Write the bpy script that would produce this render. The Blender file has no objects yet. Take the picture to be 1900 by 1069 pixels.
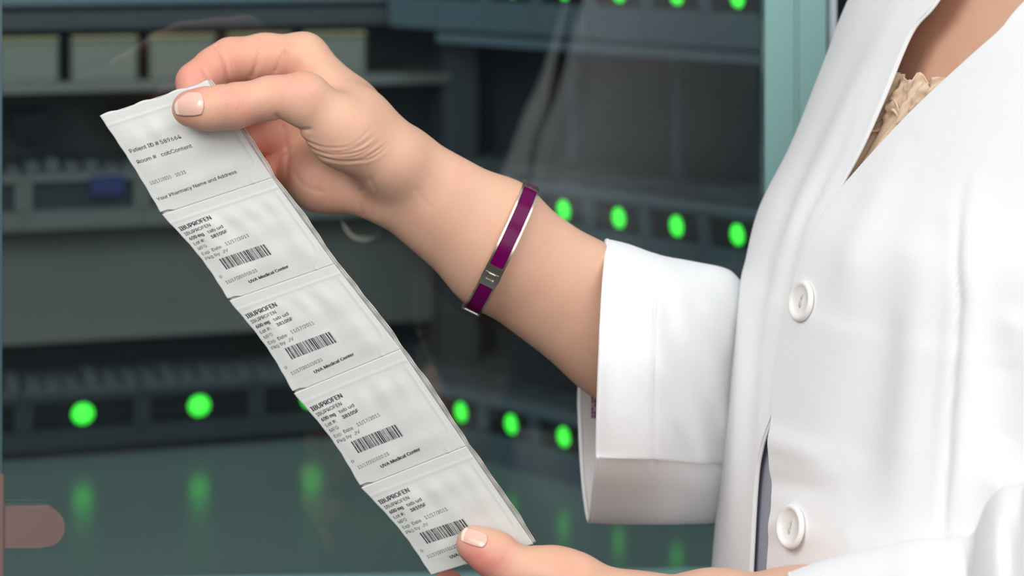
import bpy, math, random
import numpy as np
from mathutils import Vector, Matrix
from mathutils.bvhtree import BVHTree

random.seed(7); np.random.seed(7)
S = bpy.context.scene
COL = S.collection

# ------------------------------------------------------------------ camera
FPX = 4000.0          # focal length in pixels of the 1900 px wide frame
CAMZ = 1.45           # camera height
HOR = -200.0          # pixel row of the horizon (lens looks level, frame is the lower part)

cam_d = bpy.data.cameras.new('camera')
cam = bpy.data.objects.new('camera', cam_d); COL.objects.link(cam)
cam.location = (0, 0, CAMZ); cam.rotation_euler = (math.pi/2, 0, 0)
cam_d.sensor_width = 36; cam_d.lens = FPX*36/1900
cam_d.shift_x = 0.0; cam_d.shift_y = (HOR-534.5)/1900
cam_d.clip_start = 0.02; cam_d.clip_end = 60
cam_d.dof.use_dof = True; cam_d.dof.focus_distance = 0.99; cam_d.dof.aperture_fstop = 6.8
S.camera = cam

# ------------------------------------------------------------------ world, lights, exposure
w = bpy.data.worlds.new('world'); S.world = w; w.use_nodes = True
w.node_tree.nodes['Background'].inputs[0].default_value = (0.90, 0.93, 0.96, 1)
w.node_tree.nodes['Background'].inputs[1].default_value = 0.52

def area(name, loc, target, sx, sy, power, color=(1, 1, 1)):
    d = bpy.data.lights.new(name, 'AREA'); d.shape = 'RECTANGLE'; d.size = sx; d.size_y = sy
    d.energy = power; d.color = color
    o = bpy.data.objects.new(name, d); COL.objects.link(o); o.location = loc
    o.rotation_euler = (Vector(target)-Vector(loc)).to_track_quat('-Z', 'Y').to_euler()
    return o
area('key_softbox', (-0.75, -0.25, 2.25), (0.08, 1.0, 1.25), 0.9, 0.9, 18, (1, 0.985, 0.965))
area('upper_right_fill', (0.7, 0.3, 2.45), (0.2, 1.0, 1.2), 1.2, 0.8, 7, (0.97, 0.98, 1))  # added soft fill from the upper right, no fixture modelled
area('fill_softbox', (0.5, -1.3, 1.95), (0.05, 1.0, 1.2), 1.8, 1.0, 18, (1, 0.99, 0.98))
area('cabinet_fill', (0.0, 1.5, 2.0), (0.0, 1.6, 1.0), 0.5, 0.12, 3.0, (0.93, 0.98, 1))  # unseen area light added to brighten the cabinet interior

S.view_settings.view_transform = 'Standard'; S.view_settings.look = 'None'
S.view_settings.gamma = 1; S.view_settings.use_curve_mapping = False
S.view_settings.exposure = 0.15

# ------------------------------------------------------------------ helpers
def P(px, py, Y):
    return Vector(((px-950)*Y/FPX, Y, CAMZ-(py-HOR)*Y/FPX))

def lin(c):
    def f(v):
        v /= 255.0
        return v/12.92 if v <= 0.04045 else ((v+0.055)/1.055)**2.4
    return (f(c[0]), f(c[1]), f(c[2]), 1)

def mat(name, rgb, rough=0.5, metal=0.0, noise=0.0, nscale=30, bump=0.0, bscale=200, sss=0.0,
        emit=None, estr=0, spec=0.5, coat=0.0):
    m = bpy.data.materials.new(name); m.use_nodes = True
    nt = m.node_tree; b = nt.nodes['Principled BSDF']
    b.inputs['Base Color'].default_value = lin(rgb)
    b.inputs['Roughness'].default_value = rough; b.inputs['Metallic'].default_value = metal
    b.inputs['Specular IOR Level'].default_value = spec
    b.inputs['Coat Weight'].default_value = coat
    if sss:
        b.inputs['Subsurface Weight'].default_value = sss
        b.inputs['Subsurface Radius'].default_value = (0.8, 0.36, 0.26)
        b.inputs['Subsurface Scale'].default_value = 0.004
    if emit:
        b.inputs['Emission Color'].default_value = lin(emit); b.inputs['Emission Strength'].default_value = estr
    tc = nt.nodes.new('ShaderNodeTexCoord')
    if noise:
        n = nt.nodes.new('ShaderNodeTexNoise'); n.inputs['Scale'].default_value = nscale
        n.inputs['Detail'].default_value = 4
        mx = nt.nodes.new('ShaderNodeMixRGB'); mx.blend_type = 'MULTIPLY'
        mx.inputs[0].default_value = 1
        mr = nt.nodes.new('ShaderNodeMapRange'); mr.inputs[3].default_value = 1-noise; mr.inputs[4].default_value = 1+noise*0.3
        nt.links.new(tc.outputs['Object'], n.inputs['Vector'])
        nt.links.new(n.outputs['Fac'], mr.inputs[0])
        mx.inputs[1].default_value = lin(rgb)
        nt.links.new(mr.outputs[0], mx.inputs[2])
        nt.links.new(mx.outputs[0], b.inputs['Base Color'])
    if bump:
        n2 = nt.nodes.new('ShaderNodeTexNoise'); n2.inputs['Scale'].default_value = bscale
        n2.inputs['Detail'].default_value = 3
        bp = nt.nodes.new('ShaderNodeBump'); bp.inputs['Strength'].default_value = bump
        bp.inputs['Distance'].default_value = 0.0005
        nt.links.new(tc.outputs['Object'], n2.inputs['Vector'])
        nt.links.new(n2.outputs['Fac'], bp.inputs['Height'])
        nt.links.new(bp.outputs[0], b.inputs['Normal'])
    return m

def link(name, me, m=None, parent=None, smooth=False):
    o = bpy.data.objects.new(name, me); COL.objects.link(o)
    if m: me.materials.append(m)
    if parent: o.parent = parent
    if smooth: me.shade_smooth()
    return o

def mesh(name, v, f, m=None, parent=None, smooth=False):
    me = bpy.data.meshes.new(name)
    v = np.asarray(v, dtype=np.float32).reshape(-1, 3)
    me.from_pydata([tuple(map(float, q)) for q in v], [], [tuple(map(int, q)) for q in f])
    me.update()
    return link(name, me, m, parent, smooth)

def empty(name, label, cat, group=None):
    o = bpy.data.objects.new(name, None); COL.objects.link(o); o.empty_display_size = 0.05
    tag(o, label, cat, group); return o

def tag(o, label=None, cat=None, group=None, kind=None):
    if label: o['label'] = label
    if cat: o['category'] = cat
    if group: o['group'] = group
    if kind: o['kind'] = kind

class MB:
    """collects boxes / loops into one mesh"""
    def __init__(s): s.v = []; s.f = []
    def add(s, v, f):
        n = len(s.v); s.v += [tuple(map(float, q)) for q in v]; s.f += [tuple(i+n for i in q) for q in f]
    def obox(s, o, ax, ay, az, bev=0.0):
        """box from corner o spanned by three vectors (chamfered along its edges when bev)"""
        o = Vector(o); ax = Vector(ax); ay = Vector(ay); az = Vector(az)
        if not bev:
            v = [o, o+ax, o+ax+ay, o+ay, o+az, o+ax+az, o+ax+ay+az, o+ay+az]
            s.add(v, [(0, 3, 2, 1), (4, 5, 6, 7), (0, 1, 5, 4), (1, 2, 6, 5), (2, 3, 7, 6), (3, 0, 4, 7)])
            return
        import bmesh
        bm = bmesh.new()
        v = [bm.verts.new(q) for q in [o, o+ax, o+ax+ay, o+ay, o+az, o+ax+az, o+ax+ay+az, o+ay+az]]
        for q in [(0, 3, 2, 1), (4, 5, 6, 7), (0, 1, 5, 4), (1, 2, 6, 5), (2, 3, 7, 6), (3, 0, 4, 7)]:
            bm.faces.new([v[i] for i in q])
        bmesh.ops.bevel(bm, geom=bm.edges[:], offset=bev, segments=2, affect='EDGES')
        bm.verts.index_update()
        s.add([q.co for q in bm.verts], [[q.index for q in f.verts] for f in bm.faces]); bm.free()
    def build(s, name, m, parent=None, smooth=False):
        return mesh(name, s.v, s.f, m, parent, smooth)

def catmull(pts, n, closed=False):
    """resample a list of vectors (np arrays) to n points by arc-uniform parameter"""
    p = np.asarray(pts, dtype=float); k = len(p)
    t = np.linspace(0, k if closed else k-1, n, endpoint=not closed)
    out = []
    for x in t:
        i = int(min(math.floor(x), (k-1) if closed else (k-2))); u = x-i
        if closed: a, b, c, d = p[(i-1) % k], p[i % k], p[(i+1) % k], p[(i+2) % k]
        else: a, b, c, d = p[max(i-1, 0)], p[i], p[i+1], p[min(i+2, k-1)]
        out.append(0.5*((2*b)+(-a+c)*u+(2*a-5*b+4*c-d)*u*u+(-a+3*b-3*c+d)*u**3))
    return np.array(out)

def grid(V, closed=False):
    nr, nc = V.shape[:2]; f = []
    for i in range(nr-1):
        for j in range(nc if closed else nc-1):
            f.append((i*nc+j, i*nc+(j+1) % nc, (i+1)*nc+(j+1) % nc, (i+1)*nc+j))
    return V.reshape(-1, 3), f

def tube(pts, r, n=8, caps=True):
    pts = [Vector(p) for p in pts]; V = []; F = []
    rr = r if hasattr(r, '__len__') else [r]*len(pts)
    ref = Vector((0.13, 0.31, 0.94))
    for i, p in enumerate(pts):
        d = (pts[min(i+1, len(pts)-1)]-pts[max(i-1, 0)]).normalized()
        a = d.cross(ref).normalized(); b = d.cross(a)
        for j in range(n):
            t = 2*math.pi*j/n; V.append(p+a*rr[i]*math.cos(t)+b*rr[i]*math.sin(t))
    for i in range(len(pts)-1):
        for j in range(n):
            F.append((i*n+j, i*n+(j+1) % n, (i+1)*n+(j+1) % n, (i+1)*n+j))
    if caps: F.append(tuple(range(n))[::-1]); F.append(tuple(range((len(pts)-1)*n, len(pts)*n)))
    return V, F

def interp(tab, x):
    xs = [t[0] for t in tab]; ys = [t[1] for t in tab]
    return np.interp(x, xs, ys)

def smooth_tab(tab):
    """denser monotone table through the same points"""
    p = catmull(np.array(tab, float), len(tab)*12)
    o = np.argsort(p[:, 0]); return [tuple(q) for q in p[o]]

def polydist(px, py, line):
    """distance of arrays px,py to a 2d polyline"""
    d = np.full(px.shape, 1e9, dtype=np.float32)
    for (x0, y0), (x1, y1) in zip(line[:-1], line[1:]):
        dx, dy = x1-x0, y1-y0; L = dx*dx+dy*dy+1e-9
        t = np.clip(((px-x0)*dx+(py-y0)*dy)/L, 0, 1)
        d = np.minimum(d, np.hypot(px-x0-t*dx, py-y0-t*dy))
    return d

# ------------------------------------------------------------------ implicit flesh
def smin(a, b, k):
    h = np.clip(0.5+0.5*(b-a)/k, 0, 1)
    return b*(1-h)+a*h-k*h*(1-h)

class Flesh:
    """a signed distance volume grown from tapered capsules, then meshed as one skin"""
    def __init__(s, lo, hi, h):
        s.h = h; s.lo = np.array(lo, float)
        s.n = (np.ceil((np.array(hi)-s.lo)/h)).astype(int)+1
        s.vol = s.blank()
    def blank(s): return np.full(tuple(s.n), 0.03, dtype=np.float32)
    def axes(s, i0, i1):
        return [np.float32(s.lo[a]+s.h*np.arange(i0[a], i1[a])) for a in range(3)]
    def cap(s, vol, A, B, ra, rb, k, flat=None):
        A = np.array(A); B = np.array(B); m = max(ra, rb)+0.018
        lo = np.minimum(A, B)-m; hi = np.maximum(A, B)+m
        i0 = np.clip(np.floor((lo-s.lo)/s.h).astype(int), 0, s.n); i1 = np.clip(np.ceil((hi-s.lo)/s.h).astype(int)+1, 0, s.n)
        if np.any(i1 <= i0): return
        x, y, z = s.axes(i0, i1)
        X = x[:, None, None]-A[0]; Y = y[None, :, None]-A[1]; Z = z[None, None, :]-A[2]
        D = B-A; L = max(float(D@D), 1e-12)
        t = np.clip((X*D[0]+Y*D[1]+Z*D[2])/L, 0, 1).astype(np.float32)
        d = np.sqrt((X-t*D[0])**2+(Y-t*D[1])**2+(Z-t*D[2])**2)-(ra+(rb-ra)*t)
        sl = tuple(slice(i0[a], i1[a]) for a in range(3))
        vol[sl] = smin(vol[sl], d.astype(np.float32), k)
    def chain(s, vol, pts, k):
        for a, b in zip(pts[:-1], pts[1:]):
            A = P(*a[:3]); B = P(*b[:3])
            s.cap(vol, A, B, a[3]*a[2]/FPX, b[3]*b[2]/FPX, k)
    def px(s):
        x, y, z = s.axes((0, 0, 0), s.n)
        return x, y, z
    def mesh(s):
        v = s.vol; n = s.n
        ins = v < 0
        c = np.zeros(tuple(n-1), dtype=np.int8)
        for i in (0, 1):
            for j in (0, 1):
                for k in (0, 1):
                    c += ins[i:n[0]-1+i, j:n[1]-1+j, k:n[2]-1+k]
        act = (c > 0) & (c < 8)
        idx = np.argwhere(act)
        ids = -np.ones(tuple(n-1), dtype=np.int64); ids[act] = np.arange(len(idx))
        acc = np.zeros((len(idx), 3)); cnt = np.zeros(len(idx))
        corners = [(i, j, k) for i in (0, 1) for j in (0, 1) for k in (0, 1)]
        val = {q: v[idx[:, 0]+q[0], idx[:, 1]+q[1], idx[:, 2]+q[2]] for q in corners}
        for q in corners:
            for a in range(3):
                if q[a] == 0:
                    r = list(q); r[a] = 1; r = tuple(r)
                    m = (val[q] < 0) != (val[r] < 0)
                    t = np.where(m, val[q]/np.where(m, val[q]-val[r], 1), 0)
                    p = np.array(q, float)[None, :].repeat(len(idx), 0); p[:, a] += t
                    acc[m] += p[m]; cnt[m] += 1
        V = s.lo+s.h*(idx+acc/cnt[:, None])
        F = []
        for a in range(3):
            b, e = (a+1) % 3, (a+2) % 3
            sl0 = [slice(None)]*3; sl1 = [slice(None)]*3
            sl0[a] = slice(0, n[a]-1); sl1[a] = slice(1, n[a])
            m = ins[tuple(sl0)] != ins[tuple(sl1)]
            q = np.argwhere(m)
            ok = (q[:, b] > 0) & (q[:, e] > 0) & (q[:, b] < n[b]-1) & (q[:, e] < n[e]-1)
            q = q[ok]; flip = ins[tuple(sl0)][q[:, 0], q[:, 1], q[:, 2]]
            def g(db, de):
                r = q.copy(); r[:, b] += db; r[:, e] += de
                return ids[r[:, 0], r[:, 1], r[:, 2]]
            quad = np.stack([g(-1, -1), g(0, -1), g(0, 0), g(-1, 0)], 1)
            quad[~flip] = quad[~flip][:, ::-1]
            F.append(quad)
        return V, np.concatenate(F)

def relax(V, F, it=2, lam=0.5):
    E = np.concatenate([F[:, [0, 1]], F[:, [1, 2]], F[:, [2, 3]], F[:, [3, 0]]])
    for _ in range(it):
        acc = np.zeros_like(V); cnt = np.zeros(len(V))
        for a in range(3):
            acc[:, a] = np.bincount(E[:, 0], V[E[:, 1], a], len(V))+np.bincount(E[:, 1], V[E[:, 0], a], len(V))
        cnt = np.bincount(E[:, 0], minlength=len(V))+np.bincount(E[:, 1], minlength=len(V))
        V = V*(1-lam)+lam*acc/np.maximum(cnt, 1)[:, None]
    return V

def vnormals(V, Q):
    d1 = V[Q[:, 2]]-V[Q[:, 0]]; d2 = V[Q[:, 3]]-V[Q[:, 1]]; fn = np.cross(d1, d2); N = np.zeros_like(V)
    for k in range(4):
        for a in range(3): N[:, a] += np.bincount(Q[:, k], fn[:, a], len(V))
    return N/np.maximum(np.linalg.norm(N, axis=1), 1e-12)[:, None]

def refine(V, Q):
    E = np.sort(np.concatenate([Q[:, [k, (k+1) % 4]] for k in range(4)]), 1)
    ue, inv = np.unique(E[:, 0].astype(np.int64)*len(V)+E[:, 1], return_inverse=True); inv = inv.reshape(-1)
    ev = np.stack([ue//len(V), ue % len(V)], 1); em = V[ev].mean(1); fc = V[Q].mean(1)
    m = len(Q); e = [inv[k*m:(k+1)*m]+len(V) for k in range(4)]; c = np.arange(m)+len(V)+len(em)
    return np.concatenate([V, em, fc]), np.concatenate([np.stack([Q[:, k], e[k], c, e[(k-1) % 4]], 1) for k in range(4)])

# ------------------------------------------------------------------ materials
M = {}
M['coat'] = mat('white_cotton', (237, 238, 239), 0.85, bump=0.25, bscale=1400, spec=0.2)
M['stitch'] = mat('white_thread', (214, 215, 222), 0.8)
M['button'] = mat('white_button', (236, 234, 230), 0.3, spec=0.5)
M['button_hole'] = mat('button_shade', (214, 212, 208), 0.6)
M['blouse'] = mat('beige_chiffon', (226, 200, 172), 0.8, noise=0.12, nscale=120, bump=0.3, bscale=600)
M['skirt'] = mat('grey_cloth', (158, 161, 172), 0.9, bump=0.3, bscale=900)
M['paper'] = mat('packet_paper', (206, 207, 203), 0.42, noise=0.04, nscale=40, bump=0.15, bscale=500)
M['crease'] = mat('paper_crease', (178, 180, 177), 0.6)
M['ink'] = mat('print_ink', (48, 50, 56), 0.7)
M['ink_soft'] = mat('faded_ink', (100, 102, 106), 0.7)
M['silver'] = mat('polished_silver', (232, 224, 206), 0.24, metal=1.0)
M['enamel'] = mat('plum_enamel', (96, 2, 70), 0.2, spec=0.14)
M['steel'] = mat('teal_steel', (138, 178, 174), 0.45, noise=0.05, nscale=25)
M['steel_highlight'] = mat('teal_highlight', (150, 188, 184), 0.4)  # lighter teal that paints the highlight on the door stile
M['shelf'] = mat('blue_grey_shelf', (88, 112, 122), 0.35, noise=0.08, nscale=18)
M['shelf_dark'] = mat('slate_panel', (46, 60, 64), 0.5, noise=0.2, nscale=9)
M['liner'] = mat('pale_tray_liner', (72, 86, 88), 0.6, noise=0.3, nscale=60)
M['display'] = mat('black_display', (20, 22, 30), 0.25)
M['navy'] = mat('navy_label', (22, 40, 92), 0.5)
M['bin'] = mat('pale_green_bin', (108, 122, 112), 0.6, noise=0.2, nscale=14)
M['bin_lip'] = mat('yellow_lip', (138, 138, 104), 0.6)
M['floor_c'] = mat('glossy_teal_base', (92, 112, 109), 0.22, noise=0.08, nscale=8)
M['led'] = mat('green_led', (70, 240, 60), 0.3, emit=(66, 255, 70), estr=1.4)
M['bronze'] = mat('brushed_bronze', (136, 112, 106), 0.45, metal=0.25)
M['panel_grey'] = mat('grey_green_panel', (98, 108, 106), 0.6, noise=0.2, nscale=12)
M['trim'] = mat('dark_groove', (58, 70, 74), 0.5)
M['white_trim'] = mat('white_trim', (205, 212, 218), 0.5)
M['blue_wall'] = mat('blue_wall', (104, 140, 186), 0.8)
M['wall'] = mat('grey_wall', (104, 110, 114), 0.9)
M['floor'] = mat('grey_floor', (92, 98, 100), 0.5, noise=0.1, nscale=3)
M['tag'] = mat('woven_tag', (110, 90, 150), 0.8)

def glassy(name, tint, ior, rough, alpha=0.0):
    m = bpy.data.materials.new(name); m.use_nodes = True; nt = m.node_tree; nt.nodes.clear()
    o = nt.nodes.new('ShaderNodeOutputMaterial'); t = nt.nodes.new('ShaderNodeBsdfTransparent')
    g = nt.nodes.new('ShaderNodeBsdfGlossy'); mx = nt.nodes.new('ShaderNodeMixShader')
    fr = nt.nodes.new('ShaderNodeFresnel'); fr.inputs[0].default_value = ior
    t.inputs[0].default_value = tint; g.inputs['Roughness'].default_value = rough
    nt.links.new(fr.outputs[0], mx.inputs[0]); nt.links.new(t.outputs[0], mx.inputs[1]); nt.links.new(g.outputs[0], mx.inputs[2])
    last = mx
    if alpha:
        d = nt.nodes.new('ShaderNodeBsdfDiffuse'); d.inputs[0].default_value = (0.85, 0.85, 0.84, 1)
        m2 = nt.nodes.new('ShaderNodeMixShader'); m2.inputs[0].default_value = alpha
        nt.links.new(mx.outputs[0], m2.inputs[1]); nt.links.new(d.outputs[0], m2.inputs[2]); last = m2
    nt.links.new(last.outputs[0], o.inputs[0])
    return m
M['glass'] = glassy('door_glass', (0.92, 0.94, 0.94, 1), 1.62, 0.0)
M['film'] = glassy('clear_film', (0.93, 0.93, 0.92, 1), 1.6, 0.15, 0.38)

def blotchy(m, rgb2, scale, lo, hi):
    nt = m.node_tree; b = nt.nodes['Principled BSDF']; tc = [n for n in nt.nodes if n.type == 'TEX_COORD'][0]
    n = nt.nodes.new('ShaderNodeTexNoise'); n.inputs['Scale'].default_value = scale; n.inputs['Detail'].default_value = 2
    mr = nt.nodes.new('ShaderNodeMapRange'); mr.inputs[1].default_value = lo; mr.inputs[2].default_value = hi
    mx = nt.nodes.new('ShaderNodeMixRGB'); mx.inputs[1].default_value = b.inputs['Base Color'].default_value; mx.inputs[2].default_value = lin(rgb2)
    nt.links.new(tc.outputs['Object'], n.inputs['Vector']); nt.links.new(n.outputs['Fac'], mr.inputs[0])
    nt.links.new(mr.outputs[0], mx.inputs[0]); nt.links.new(mx.outputs[0], b.inputs['Base Color'])
blotchy(M['ink'], (110, 110, 113), 420, 0.50, 0.72); blotchy(M['ink_soft'], (150, 151, 151), 420, 0.46, 0.70)

def skin_material():
    m = mat('skin', (226, 178, 150), 0.48, sss=0.18, spec=0.35)
    nt = m.node_tree; b = nt.nodes['Principled BSDF']
    tc = [n for n in nt.nodes if n.type == 'TEX_COORD'][0]
    at = nt.nodes.new('ShaderNodeAttribute'); at.attribute_name = 'flush'
    n1 = nt.nodes.new('ShaderNodeTexNoise'); n1.inputs['Scale'].default_value = 70; n1.inputs['Detail'].default_value = 5
    n2 = nt.nodes.new('ShaderNodeTexNoise'); n2.inputs['Scale'].default_value = 1300; n2.inputs['Detail'].default_value = 2
    for n in (n1, n2): nt.links.new(tc.outputs['Object'], n.inputs['Vector'])
    add = nt.nodes.new('ShaderNodeMath'); add.operation = 'MULTIPLY_ADD'
    add.inputs[1].default_value = 0.9; add.inputs[2].default_value = -0.45
    nt.links.new(n1.outputs['Fac'], add.inputs[0])
    a2 = nt.nodes.new('ShaderNodeMath'); a2.operation = 'ADD'; a2.use_clamp = True
    nt.links.new(add.outputs[0], a2.inputs[0]); nt.links.new(at.outputs['Fac'], a2.inputs[1])
    mx = nt.nodes.new('ShaderNodeMixRGB'); mx.inputs[1].default_value = lin((220, 175, 149)); mx.inputs[2].default_value = lin((221, 142, 127))
    nt.links.new(a2.outputs[0], mx.inputs[0]); nt.links.new(mx.outputs[0], b.inputs['Base Color'])
    bp = nt.nodes.new('ShaderNodeBump'); bp.inputs['Strength'].default_value = 0.22; bp.inputs['Distance'].default_value = 0.0004
    nt.links.new(n2.outputs['Fac'], bp.inputs['Height']); nt.links.new(bp.outputs[0], b.inputs['Normal'])
    return m
M['skin'] = skin_material()
M['nail'] = mat('fingernail', (236, 188, 172), 0.25, coat=0.3, sss=0.1)
M['nail_tip'] = mat('nail_free_edge', (244, 224, 204), 0.3)

# ================================================================== LARGE STRUCTURE: cabinet and room
def structure(name, o, ax, ay, az, m):
    b = MB(); b.obox(o, ax, ay, az); ob = b.build(name, m); tag(ob, kind='structure'); return ob
structure('floor', (-3, -2.2, -0.05), (6.5, 0, 0), (0, 5.2, 0), (0, 0, 0.05), M['floor'])
structure('wall_back', (-3, 3.0, 0), (6.5, 0, 0), (0, 0.08, 0), (0, 0, 2.8), M['blue_wall'])

structure('wall_left', (-2.9, -2.2, 0), (0.08, 0, 0), (0, 5.2, 0), (0, 0, 2.8), M['wall'])
structure('wall_front', (-3, -2.2, 0), (6.5, 0, 0), (0, 0.08, 0), (0, 0, 2.8), M['wall'])
cab = empty('medication_cabinet', 'teal steel and glass medication dispensing cabinet with rows of green-lit drawers behind the hands', 'cabinet')
cab.location = (0, 0, 0)

CF = CAMZ-0.4626       # top of the glossy base inside the cabinet
# base, back and top
b = MB(); b.obox((-0.80, 1.410, 0.0), (1.40, 0.081, 0), (-0.03, 0.75, 0), (0, 0, CF)); b.build('base', M['floor_c'], cab)
b = MB(); b.obox((-0.80, 1.375, CF-0.06), (1.35, 0.078, 0), (0, 0.020, 0), (0, 0, 0.069), 0.002); b.build('sill', M['steel'], cab)

# ---- right bank of drawers (turned towards the left)
A = Vector((-0.04425, 1.77)); Bq = Vector((0.1802, 1.55)); u2 = (Bq-A).normalized()
def bank(A, u2, rows, i0, i1, wmod, t0, style):
    n2 = Vector((u2.y, -u2.x))
    if n2.y > 0: n2 = -n2
    U = Vector((u2.x, u2.y, 0)); N = Vector((n2.x, n2.y, 0)); Z = Vector((0, 0, 1))
    lean = (Z+N*0.12).normalized()
    for rz in rows:
        zc = CAMZ-rz
        for i in range(i0, i1):
            t = t0+wmod*i
            O = Vector((A.x, A.y, 0))+U*t+Z*zc
            d = bpy.data.objects.new('drawer', None); COL.objects.link(d); d.parent = cab
            hw = wmod/2
            fr = MB()
            # frame around the dark display: left and right posts, upper and lower rails
            pw = wmod*0.075; ph = style['ph']
            def slab(a0, a1, z0, z1, n0, n1, mb, bev=0.0008):
                mb.obox(O+U*a0+lean*z0-N*n0, U*(a1-a0), lean*(z1-z0), N*(n0+n1), bev)
            slab(-hw, -hw+pw, -ph, ph, 0.02, 0.002, fr); slab(hw-pw, hw, -ph, ph, 0.02, 0.002, fr)
            slab(-hw, hw, ph, ph+0.006, 0.02, 0.002, fr); slab(-hw, hw, -ph-style['low'], -ph, 0.02, 0.002, fr)
            fr.build('drawer_front', style['frame'](rz, i), d)
            ds = MB(); slab(-hw+pw, hw-pw, -ph, ph, 0.02, -0.004, ds, 0)
            ds.build('display_window', style['disp'](rz, i), d)
            tp = MB()
            tp.obox(O-U*hw+Z*(ph+0.004)-N*0.002, U*(wmod*0.97), -N*0.10+Z*0.004, Z*0.002)
            for q in range(6):   # ribs and packages lying in the tray behind the front
                a0 = -hw+wmod*(q+0.15)/6
                hh = random.uniform(0.003, 0.010)
                tp.obox(O+U*a0+Z*(ph+0.006)-N*random.uniform(0.012, 0.02), U*(wmod*0.12), -N*random.uniform(0.03, 0.06), Z*hh, 0.001)
            tp.build('tray', M['liner'], d)
            if style['led'](rz, i):
                # domed oval lens
                ro, rh = style['lr']
                V = []; F = []; n = 20
                for k, (s_, h_) in enumerate([(1, 0), (0.92, 0.5), (0.6, 0.85), (0.25, 1)]):
                    for j in range(n):
                        a = 2*math.pi*j/n
                        V.append(O+U*(ro*s_*math.cos(a))+lean*(rh*s_*math.sin(a))+N*(-0.004+0.004*h_))
                for k in range(3):
                    for j in range(n): F.append((k*n+j, k*n+(j+1) % n, (k+1)*n+(j+1) % n, (k+1)*n+j))
                F.append(tuple(range(3*n, 4*n)))
                led = mesh('led', V, F, M['led'], d, True); led['label'] = 'glowing green oval light'
    return U, N

sR = dict(ph=0.0118, low=0.026, lr=(0.0054, 0.0079), frame=lambda r, i: M['shelf'], disp=lambda r, i: M['display'], led=lambda r, i: True)
UR, NR = bank(A, u2, (0.0765, 0.2495, 0.4275), -1, 6, 0.0577, 0.0, sR)
def panel(name, A2, U, N, t0, t1, z0, z1, n0, n1, m, bev=0.0):
    b = MB(); b.obox(Vector((A2.x, A2.y, 0))+U*t0+Vector((0, 0, z0))+N*n0, U*(t1-t0), N*(n1-n0), Vector((0, 0, z1-z0)), bev)
    return b.build(name, m, cab)
panel('side_panel', A, UR, NR, -0.13, 0.40, CF, CAMZ+0.5, -0.13, -0.11, M['shelf_dark'])
for rz in (0.0765, 0.2495, 0.4275):
    panel('shelf_board', A, UR, NR, -0.03, 0.36, CAMZ-rz-0.048, CAMZ-rz-0.040, -0.11, -0.004, M['shelf'])
for t in (0.03, 0.145, 0.26):   # thin uprights seen in the dark gaps
    panel('upright', A, UR, NR, t, t+0.006, CF, CAMZ+0.3, -0.108, -0.100, M['shelf'])

# ---- left bank, nearly square to the camera
A3 = Vector((-0.3505, 1.763)); u3 = Vector((0.0913, 0.0276)).normalized()
sL = dict(ph=0.0120, low=0.016, lr=(0.0086, 0.0086), frame=lambda r, i: M['shelf_dark'] if r > 0.4 else M['panel_grey'],
          disp=lambda r, i: M['display'] if r > 0.4 else M['shelf_dark'], led=lambda r, i: r > 0.4)
UL, NL = bank(A3, u3, (0.4275, 0.248), -1, 4, 0.0954, 0.0, sL)
panel('back_panel', A3, UL, NL, -0.35, 0.62, CF, CAMZ+0.5, -0.13, -0.11, M['shelf_dark'])
panel('kick_panel', A3, UL, NL, -0.20, 0.32, CF, CF+0.012, -0.11, -0.01, M['display'])
panel('lower_back', A3, UL, NL, -0.25, 0.33, CAMZ-0.375, CAMZ-0.268, -0.06, -0.04, M['panel_grey'])
panel('corner_post', A3, UL, NL, 0.305, 0.335, CF, CAMZ+0.5, -0.05, 0.0, M['trim'])
panel('bin_shelf', A3, UL, NL, -0.25, 0.31, CAMZ-0.163, CAMZ-0.155, -0.10, 0.005, M['panel_grey'])
panel('header_panel', A3, UL, NL, -0.25, 0.31, CAMZ-0.112, CAMZ-0.097, -0.08, 0.0, M['shelf_dark'])
panel('header_panel', A3, UL, NL, -0.25, 0.31, CAMZ-0.092, CAMZ-0.02, -0.08, 0.0, M['shelf'])

panel('navy_label', A3, UL, NL, 0.005, 0.033, CAMZ-0.248, CAMZ-0.232, 0.0, 0.004, M['navy'])
for t_, w_ in ((-0.055, 0.03), (0.10, 0.04), (0.03, 0.05)): panel('tray_block', A3, UL, NL, t_, t_+w_, CAMZ-0.205, CAMZ-0.182, -0.08, -0.03, M['display'])
# ---- glass door leaf, standing ajar in front of the drawers
th = math.radians(18); UG = Vector((math.cos(th), math.sin(th), 0)); NG = Vector((math.sin(th), -math.cos(th), 0))
def on_glass(px):   # point of the door plane under a pixel column
    k = (px-950)/FPX
    # (X,Y) = (0,1.15)+s*UG ; X = k*Y
    s_ = (k*1.15)/(UG.x-k*UG.y); return Vector((UG.x*s_, 1.15+UG.y*s_, 0)), s_
_, sA = on_glass(6); _, sB = on_glass(1417); _, sC = on_glass(1537)
G0 = Vector((0, 1.15, 0))
door = bpy.data.objects.new('glass_door', None); COL.objects.link(door); door.parent = cab
b = MB(); b.obox(G0+UG*sA+Vector((0, 0, 0.95)), UG*(sB-sA), -NG*0.004, Vector((0, 0, 1.0))); gl = b.build('glass_pane', M['glass'], door)
b = MB(); b.obox(G0+UG*sB+Vector((0, 0, 0.90)), UG*(sC-sB)*0.50, -NG*0.006, Vector((0, 0, 1.1)), 0.0012)
b.obox(G0+UG*(sB+(sC-sB)*0.50)+Vector((0, 0, 0.90))-NG*0.001, UG*(sC-sB)*0.50, -NG*0.006, Vector((0, 0, 1.1)), 0.0012)
b.build('door_stile', M['steel'], door)
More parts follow.
